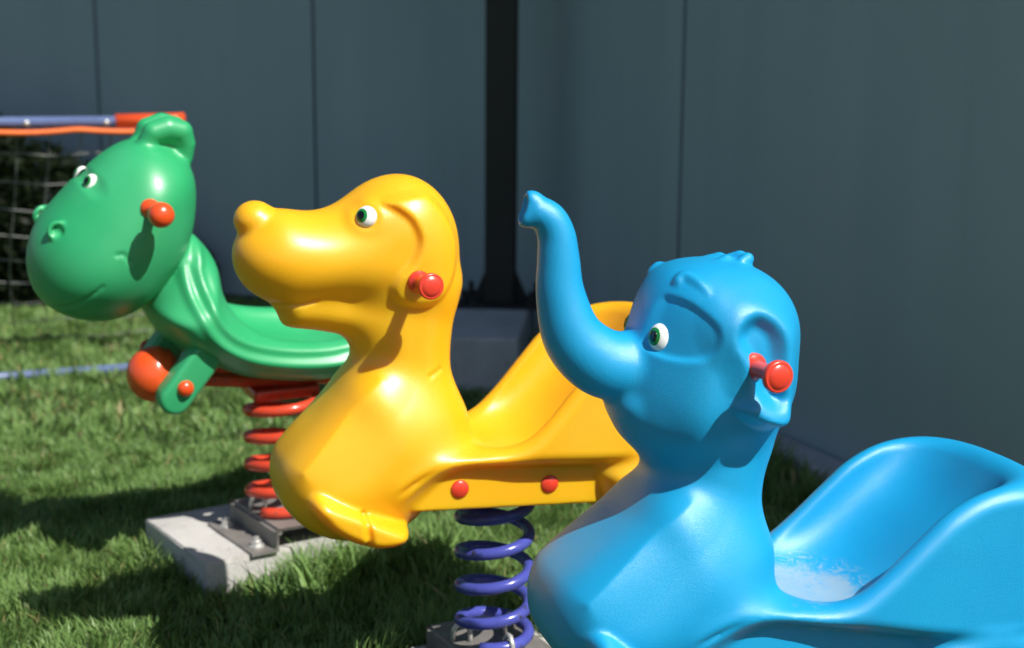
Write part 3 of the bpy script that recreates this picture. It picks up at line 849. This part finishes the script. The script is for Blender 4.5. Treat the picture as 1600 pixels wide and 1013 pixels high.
# elephant ------------------------------------------------------------
F = Field(-0.55, 0.45, 0.20, 0.27, 1.04, VOX)
hull(F)
F.add(F.part([(x - (0.008 if x > -0.12 else 0), z) for x, z in S['ele_neck']], 0.090, 0.090, 2.1, soft=4), 0.05)
EH = [(x - (0.010 if x > -0.15 and z < 0.86 else 0), z) for x, z in S['ele_head']]
H = F.part(EH, 0.124 - 0.036 * sst((-0.25 - F.X) / 0.10), 0.118, 2.3, soft=5)
F.add(H, 0.020)
F.add(F.chain(P3('ele_trunk', 0.0), [0.0215, 0.0245, 0.0265, 0.0295, 0.0345, 0.043, 0.0490, 0.050], sub=9), 0.012)
# open trunk tip: flat lip with a shallow dish
tf = S['ele_trunk'][0]; tdir = np.array([-0.88, 0.0, 0.22]); tdir /= np.linalg.norm(tdir)
px = (F.x[:, None, None] - (tf[0] - 0.012)) * tdir[0] + (F.z[None, None, :] - tf[1]) * tdir[2] + 0 * F.y[None, :, None]
near = F.ball((tf[0], 0, tf[1]), 0.045)
F.cut(np.maximum(-px, near).astype(np.float32), 0.006)
F.add(F.chain([(tf[0] - 0.010, 0, tf[1] + 0.012), (tf[0] - 0.014, 0, tf[1] - 0.010)], [0.0150, 0.0150]), 0.008)
F.cut(F.chain([(tf[0] - 0.026, 0, tf[1] + 0.010), (tf[0] - 0.030, 0, tf[1] - 0.009)], [0.0125, 0.0125]), 0.004)
F.add(F.ball((S['ele_chin'][0][0] + 0.015, 0, S['ele_chin'][0][1]), (0.025, 0.05, 0.022)), 0.02)
# ear: raised rim, cupped centre, lobe turned out at the bottom
EAR = [(x + (0.012 if x > -0.18 and z < 0.79 else 0.020 if x > -0.18 else -0.004 if x < -0.2 else 0.006), z) for x, z in S['ele_ear']]
F.add(F.part([(x * 0.96 - 0.005, z) for x, z in EAR], 0.106, 0.03, 2.4), 0.02)
d = poly_sd(F.X, F.Z, spline(EAR))
lob = sst((0.80 - F.Z) / 0.05)
F.disp(-(0.015 + 0.013 * lob) * sst(0.5 - d / (0.056 - 0.034 * lob)))
F.emboss([(x + 0.008, z) for x, z in S['ele_earcup']], -0.020, 0.030)
# eye socket, lids, brow, hair
F.emboss([(x + 0.008, z) for x, z in S['ele_socket']], -0.0055, 0.0080, 0.030)
bp = []
for (x, z), dz in zip(S['ele_brow'], (-0.004, 0.0, 0.0, 0.0)):
    q, nq = F.surf(x + 0.012, z + dz)
    bp.append(tuple(q - nq * 0.002))
F.add(F.chain(bp, [0.0080, 0.0085, 0.0065, 0.0025], sub=5), 0.006)
for (x, z), r in list(zip(S['ele_tuft'], (0.010, 0.012, 0.009, 0.013)))[1::2]:
    F.add(F.chain([(x - 0.006, -0.02, z - 0.004), (x + 0.006, -0.012, z + 0.001), (x + 0.012, 0.0, z)], [r * 0.6, r * 0.75, r * 0.6]), 0.006)
ele = empty('spring_rider', (0.42, 2.06, 0), R_(17))
tag(ele, 'blue elephant-shaped spring rider with raised trunk, nearest the camera', 'spring rider', 'spring riders on the lawn')
je, jd = S['ele_je'][0], S['dog_jct'][0]
TM = Matrix.Translation((je[0], 0, je[1])) @ Matrix.Rotation(R_(8.0), 4, 'Y') @ Matrix.Translation((-jd[0], 0, -jd[1]))
n0 = set(col.objects)
link_mesh('body', F.mesh('elephant_body'), M['blue'], ele)
e = S['ele_eye'][0]; e = (e[0] + 0.004, e[1] - 0.001)
put_eyes(ele, F, e[0], e[1], 0.0170, 0.0200, 0.010, (-0.22, 0.02), 0.0)
hd = S['ele_handle'][0]; hp, hn = F.surf(*hd)
put_handles(ele, hm, M['red_plastic'], hd[0], hd[1], abs(hp.y) - 0.002, (0.10, 0.0))
caps(ele, [(x, z - 0.026) for x, z in S['dog_caps']], 0.120)
for o in set(col.objects) - n0:
    if o.parent == ele:
        o.matrix_local = TM @ o.matrix_basis
spring(ele, M['violet_paint'], 0.090, 0.275, 0.0655, 0.0112, 3.6, (0, 0), phase=-2.0)
bracket(ele, 0.024, R_(8), M['steel'])
pad('concrete_slab', (0.42, 2.06, 0), R_(22), 0.16, 0.16, 0.024, 'concrete slab below the blue elephant rider')

# green hippo-like rider ----------------------------------------------
F = Field(-0.58, 0.46, 0.22, 0.42, 1.08, VOX)
DB = [(x, z + (0.032 if (-0.18 < x < 0.25 and z > 0.53) else 0)) for x, z in S['dino_body']]
F.f[:] = F.part(DB, 0.172, 0.07, 2.3)
F.add(F.part(S['dino_neck'], 0.118, 0.115, 2.1, soft=4), 0.05)
IN = S['dino_inner']
# draped folds that follow the saddle edge
fd = poly_sd(F.X, F.Z, spline(S['dino_fold'] + [(0.5, 0.62), (0.5, 1.3), (-0.2, 1.3)]))
wv = np.where((fd < 0.004) & (fd > -0.062), 0.5 - 0.5 * np.cos(2 * np.pi * (fd - 0.004) / 0.033), 0)
fade = sst((0.80 - F.Z) / 0.05 + 0.2)
F.disp(-0.0075 * blur2(wv * fade, 1))
cav = [(-0.12, 1.0), (-0.13, 0.72), (-0.125, 0.66), (-0.105, 0.595), (-0.06, 0.545), (0.05, 0.52), (0.14, 0.525), (0.22, 0.57), (0.29, 0.66), (0.33, 0.75), (0.35, 1.0)]
F.cut(F.part(cav, 0.128, 0.08, 2.6), 0.03)
H = F.part(S['dino_head'], 0.172, 0.178, 2.05, soft=6)
F.add(H, 0.010)
F.add(F.chain(P3('dino_ear', -0.022), [0.019, 0.024, 0.026, 0.025, 0.021, 0.017]), 0.012)
F.add(F.part(S['dino_earback'], 0.026, 0.02, 2.2), 0.014)
F.groove(S['dino_mouth'][:3], 0.0025, 0.006)
F.groove(S['dino_smile'], 0.003, 0.008)
e = S['dino_eye'][0]
F.disp(0.005 * sst(1.3 - np.hypot((F.X - e[0]) / 0.020, (F.Z - e[1]) / 0.022)))
nsx, nsz = S['dino_nostril'][0]; nsx += 0.020
npnt, nn = F.surf(nsx, nsz)
nn = (nn + Vector((0, -1.6, 0))).normalized()
F.add(F.torus(npnt - nn * 0.003, nn, 0.0175, 0.0056), 0.005)
F.cut(F.ball(tuple(npnt + nn * 0.006), 0.0115), 0.005)
dino = empty('spring_rider', (-0.53, 3.20, 0), R_(30))
tag(dino, 'green round-headed animal spring rider on an orange-red coil, farthest back', 'spring rider', 'spring riders on the lawn')
n0 = set(col.objects)
link_mesh('body', F.mesh('green_body'), M['green'], dino)
put_eyes(dino, F, e[0], e[1], 0.0150, 0.0185, 0.011, (-0.42, 0.0), tw=-0.45, sink=0.0, bias=(-0.1, -1.1, 0))
hd = S['dino_handle'][0]; hd = (hd[0] + 0.004, hd[1] + 0.012); hp, hn = F.surf(*hd)
hm2 = handle_mesh('ball')
put_handles(dino, hm2, M['orange_plastic'], hd[0], hd[1], hp.y, (0.03, 0.05))
# red frame below: ball-ended tube, green leg brackets, capped bolts
bx0, bx1 = S['dino_ball'][0], S['dino_ball'][1]
bm = bmesh.new()
rb = 0.062
prof = [(0, -rb)] + [(rb * math.sin(a), -rb * math.cos(a)) for a in np.linspace(0.15, math.pi / 2, 10)] + [(rb, 0.012), (rb * 0.93, 0.016), (rb * 0.90, 0.030), (rb * 0.5, 0.05), (0, 0.055)]
lathe(bm, prof, 32)
o = obj('foot_roller', bm, M['orange_plastic'], dino, True)
o.location = (bx0[0] + 0.004, -0.038, bx0[1] - 0.006); o.rotation_euler = (0, R_(90), R_(-14))
bm = bmesh.new()
for s in (-1, 1):
    sweep(bm, [(-0.215, s * 0.05, 0.470), (-0.05, s * 0.05, 0.447), (0.22, s * 0.05, 0.432)], 0.016, 10)
box(bm, -0.07, 0.09, -0.085, 0.085, 0.405, 0.432, 0.006)
obj('frame_rail', bm, M['red_paint'], dino)
arm = S['dino_arm']
ca, cb, cr_ = np.array((-0.203, 0.548)), np.array((-0.268, 0.462)), 0.036
cu = (cb - ca) / np.linalg.norm(cb - ca); cv = np.array((-cu[1], cu[0]))
ao = [ca + cr_ * (cv * math.cos(t) - cu * math.sin(t)) for t in np.linspace(0, math.pi, 12)][::-1] + [cb + cr_ * (-cv * math.cos(t) + cu * math.sin(t)) for t in np.linspace(0, math.pi, 12)][::-1]
bm = bmesh.new()
prism(bm, [(p[0], p[1]) for p in ao], -0.026, 0.026)
es = [e_ for e_ in bm.edges if abs(e_.verts[0].co.z - e_.verts[1].co.z) < 1e-6]
bmesh.ops.bevel(bm, geom=es, offset=0.012, segments=4, profile=0.5, affect='EDGES')
lb = obj('leg_bracket', bm, M['green'], dino, True)
lb.rotation_euler = (R_(90), 0, 0); lb.location = (0, -0.118, -0.004)
lb2 = copy_of(lb, dino, (0, 0.070, -0.004)); lb2.rotation_euler = (R_(90), 0, 0)
bm = bmesh.new(); lathe(bm, [(0.0185, -0.006), (0.0185, 0.002), (0.0165, 0.009), (0.011, 0.0145), (0, 0.017)], 24)
me = bpy.data.meshes.new('bolt_cap'); bm.to_mesh(me); bm.free(); me.polygons.foreach_set('use_smooth', np.ones(len(me.polygons), bool)); me.materials.append(M['orange_plastic'])
caps(dino, S['dino_armcap'], 0.142, me)
bpy.context.view_layer.update()
RM = Matrix.Translation((-0.004, 0.06, 0.42)) @ Matrix.Rotation(R_(8), 4, 'X') @ Matrix.Translation((0, 0, -0.42))
for o in set(col.objects) - n0:
    if o.parent == dino: o.matrix_local = RM @ o.matrix_basis
spring(dino, M['red_paint'], 0.141, 0.400, 0.080, 0.0125, 4.6, (0.0, 0), phase=-2.6)
bracket(dino, 0.075, R_(4), M['steel'])
pad('concrete_slab', (-0.575, 3.255, 0), R_(34), 0.24, 0.19, 0.075, 'pale concrete slab with bolted bracket under the orange-red spring')

# ------------------------------------------------------------------ shrub by the wall
def leaves_mesh(name, pos, nrm_scale, size, tint):
    n = len(pos)
    d = rng.normal(size=(n, 3)); d /= np.linalg.norm(d, axis=1)[:, None]
    u = rng.normal(size=(n, 3)); u -= d * (u * d).sum(1)[:, None]; u /= np.linalg.norm(u, axis=1)[:, None]
    s = size * rng.uniform(0.6, 1.3, (n, 1))
    V = np.stack([pos - d * s, pos + u * s * 0.42, pos + d * s, pos - u * s * 0.42], 1).reshape(-1, 3)
    idx = np.arange(n * 4, dtype=np.int32)
    me = bpy.data.meshes.new(name)
    me.vertices.add(n * 4); me.vertices.foreach_set('co', V.astype(np.float32).ravel())
    me.loops.add(n * 4); me.loops.foreach_set('vertex_index', idx)
    me.polygons.add(n); me.polygons.foreach_set('loop_start', np.arange(0, n * 4, 4, dtype=np.int32))
    me.update(calc_edges=True)
    at = me.color_attributes.new('tint', 'FLOAT_COLOR', 'POINT')
    c = np.zeros((n * 4, 4), np.float32); c[:, 0] = np.repeat(tint, 4); c[:, 3] = 1
    at.data.foreach_set('color', c.ravel())
    return me

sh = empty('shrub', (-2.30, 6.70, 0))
tag(sh, 'dark leafy shrub behind the goal net, shade put into its leaf colour', 'shrub')
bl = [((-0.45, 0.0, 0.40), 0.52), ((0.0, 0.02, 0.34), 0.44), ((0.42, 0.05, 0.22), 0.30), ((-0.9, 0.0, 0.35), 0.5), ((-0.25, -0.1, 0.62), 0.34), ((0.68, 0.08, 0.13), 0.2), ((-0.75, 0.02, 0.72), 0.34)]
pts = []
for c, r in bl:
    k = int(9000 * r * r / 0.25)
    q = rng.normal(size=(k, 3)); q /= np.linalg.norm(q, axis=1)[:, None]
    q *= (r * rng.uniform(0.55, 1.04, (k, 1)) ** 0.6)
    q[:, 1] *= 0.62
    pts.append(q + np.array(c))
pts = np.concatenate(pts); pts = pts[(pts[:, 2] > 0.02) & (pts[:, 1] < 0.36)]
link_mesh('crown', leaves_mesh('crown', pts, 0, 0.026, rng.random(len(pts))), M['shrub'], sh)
bm = bmesh.new()
for (c, r) in bl[:5]:
    sweep(bm, [(c[0] * 0.6, 0, -0.02), (c[0] * 0.8, c[1] * 0.5, c[2] * 0.5), (c[0], c[1], c[2] + 0.1)], [0.02, 0.014, 0.006], 6)
obj('trunk', bm, M['bark'], sh)

# ------------------------------------------------------------------ lawn
def blades(n, x0, x1, y0, y1, h0, h1, wid):
    x = rng.uniform(x0, x1, n); y = rng.uniform(y0, y1, n)
    return np.stack([x, y], 1), rng.uniform(h0, h1, n), np.full(n, wid)
G1 = blades(175000, -1.9, 1.45, 1.75, 4.2, 0.019, 0.046, 0.0017)
G2 = blades(95000, -3.9, 1.3, 4.2, 7.7, 0.024, 0.050, 0.0032)
G3 = blades(16000, -4.5, -1.9, 2.0, 4.2, 0.03, 0.06, 0.003)
def ring(n, cx, cy, rz, s, h0, h1, spread=0.05):
    t = rng.uniform(-1, 1, n); side = rng.integers(0, 4, n); o = 1 + np.abs(rng.normal(0, spread, n)) / s + 0.01
    a = np.where(side == 0, t, np.where(side == 1, o, np.where(side == 2, t, -o))); b = np.where(side == 0, -o, np.where(side == 1, t, np.where(side == 2, o, t)))
    c, sn = math.cos(rz), math.sin(rz)
    return np.stack([cx + s * (a * c - b * sn), cy + s * (a * sn + b * c)], 1), rng.uniform(h0, h1, n), np.full(n, 0.0024)
G4 = ring(700, -0.575, 3.255, R_(34), 0.24, 0.03, 0.07)
G5 = ring(1500, -0.03, 2.55, R_(26), 0.16, 0.04, 0.08)
tx = rng.uniform(0, 1, 1500)     # tall tufts at the near side of the pale slab
G6 = (np.stack([-0.50 + tx * 0.34 + rng.normal(0, 0.03, 1500), 2.93 + tx * 0.24 + rng.normal(0, 0.035, 1500)], 1), rng.uniform(0.06, 0.12, 1500), np.full(1500, 0.0028))
# fringe against the kerb
tk = rng.uniform(0.5, 4.1, 2200)
nrm = np.array([-RDIR.y, RDIR.x]) * -1
kb = np.stack([CORNER.x + RDIR.x * tk, CORNER.y + RDIR.y * tk], 1) + nrm[None, :] * (0.15 + np.abs(rng.normal(0, 0.03, 2200)))[:, None]
G7 = (kb, rng.uniform(0.05, 0.13, 2200), np.full(2200, 0.003))
GS = [G1, G2, G3, G4, G5, G6, G7, blades(110, -1.6, -0.05, 2.5, 4.6, 0.035, 0.055, 0.0026)]
B, Hh, Wd = (np.concatenate([g[i] for g in GS]) for i in range(3))
def inside(Bp, cx, cy, rz, sx, sy, m=0.0):
    c, sn = math.cos(rz), math.sin(rz)
    u = (Bp[:, 0] - cx) * c + (Bp[:, 1] - cy) * sn; v = -(Bp[:, 0] - cx) * sn + (Bp[:, 1] - cy) * c
    return (np.abs(u) < sx + m) & (np.abs(v) < sy + m)
keep = ~(inside(B, -0.575, 3.255, R_(34), 0.24, 0.19, 0.004) | inside(B, -0.03, 2.55, R_(26), 0.16, 0.16) | inside(B, 0.42, 2.06, R_(22), 0.16, 0.16))
rel = B - np.array([CORNER.x, CORNER.y])
dr = rel @ nrm                                                    # distance in front of the right wall
ln = np.array([LDIR.y, -LDIR.x]); ln = ln if ln[1] < 0 else -ln
dl = rel @ ln
keep &= (dr > 0.135) & (dl > 0.03)
keep &= ~inside(B, CP.x - 0.15, CP.y - 0.13, R_(-4), 0.27, 0.49, 0.01)
B, Hh, Wd = B[keep], Hh[keep], Wd[keep]
n = len(B)
# clumps: neighbouring blades lean and grow alike
def vnoise(P, f, seed):
    r = np.random.default_rng(seed); T = r.random((64, 64))
    q = P * f; i = np.floor(q).astype(int); t = q - i; t = t * t * (3 - 2 * t)
    g = lambda a, b: T[(i[:, 0] + a) % 64, (i[:, 1] + b) % 64]
    return (g(0, 0) * (1 - t[:, 0]) + g(1, 0) * t[:, 0]) * (1 - t[:, 1]) + (g(0, 1) * (1 - t[:, 0]) + g(1, 1) * t[:, 0]) * t[:, 1]
cl1 = vnoise(B, 14.0, 1); cl2 = vnoise(B, 3.1, 2); cl3 = vnoise(B, 40.0, 3)
Hh = Hh * (0.55 + 0.62 * cl1 + 0.35 * cl2)
Wd = Wd * np.clip(rng.lognormal(0, 0.35, len(Wd)), 0.5, 2.4)
ang = 2 * np.pi * (1.6 * vnoise(B, 9.0, 4) + rng.normal(0, 0.17, n))
leanA = rng.uniform(0.15, 0.95, n) * Hh
ns_ = 90      # dry clippings lying on the lawn, the last blades of the list
leanA[-ns_:] = Hh[-ns_:] * rng.uniform(1.2, 2.2, ns_)
dx, dy = np.cos(ang), np.sin(ang)
face = ang + np.pi / 2 + rng.normal(0, 0.5, n)
fx, fy = np.cos(face), np.sin(face)
lev = [(0.0, 1.0), (0.38, 0.92), (0.74, 0.62)]
V = np.zeros((n, 7, 3), np.float32)
for k, (t, w) in enumerate(lev):
    off = leanA * t ** 1.8
    zc = Hh * t * (1 - 0.22 * t * leanA / Hh)
    for s_, j in ((-1, 0), (1, 1)):
        V[:, k * 2 + j, 0] = B[:, 0] + dx * off + s_ * fx * Wd * w
        V[:, k * 2 + j, 1] = B[:, 1] + dy * off + s_ * fy * Wd * w
        V[:, k * 2 + j, 2] = zc - (0.004 if k == 0 else 0)
V[:, 6, 0] = B[:, 0] + dx * leanA; V[:, 6, 1] = B[:, 1] + dy * leanA; V[:, 6, 2] = Hh * (1 - 0.22 * leanA / Hh)
tri = np.array([[0, 1, 3], [0, 3, 2], [2, 3, 5], [2, 5, 4], [4, 5, 6]], np.int32)
T3 = (tri[None] + (np.arange(n, dtype=np.int32) * 7)[:, None, None]).reshape(-1)
me = bpy.data.meshes.new('lawn_grass')
me.vertices.add(n * 7); me.vertices.foreach_set('co', V.ravel())
me.loops.add(len(T3)); me.loops.foreach_set('vertex_index', T3)
me.polygons.add(n * 5); me.polygons.foreach_set('loop_start', np.arange(0, n * 15, 3, dtype=np.int32))
me.update(calc_edges=True)
at = me.color_attributes.new('tint', 'FLOAT_COLOR', 'POINT')
tint = np.clip(0.15 + 0.5 * rng.random(n) + 0.35 * (cl2 - 0.3) + 0.2 * (cl3 - 0.5), 0, 1)
straw = ((rng.random(n) < 0.022 + 0.09 * (vnoise(B, 5.0, 9) > 0.72)) * rng.uniform(0.5, 1.0, n) + 0.10 * (rng.random(n) < 0.2))
straw[-ns_:] = rng.uniform(0.7, 1.0, ns_)
C = np.zeros((n, 7, 4), np.float32); C[:, :, 0] = tint[:, None]; C[:, :, 2] = straw[:, None]; C[:, :, 3] = 1
at.data.foreach_set('color', C.ravel())
tag(link_mesh('lawn_grass', me, M['grass']), 'short green lawn grass with dry blades around the riders', 'grass', kind='stuff')
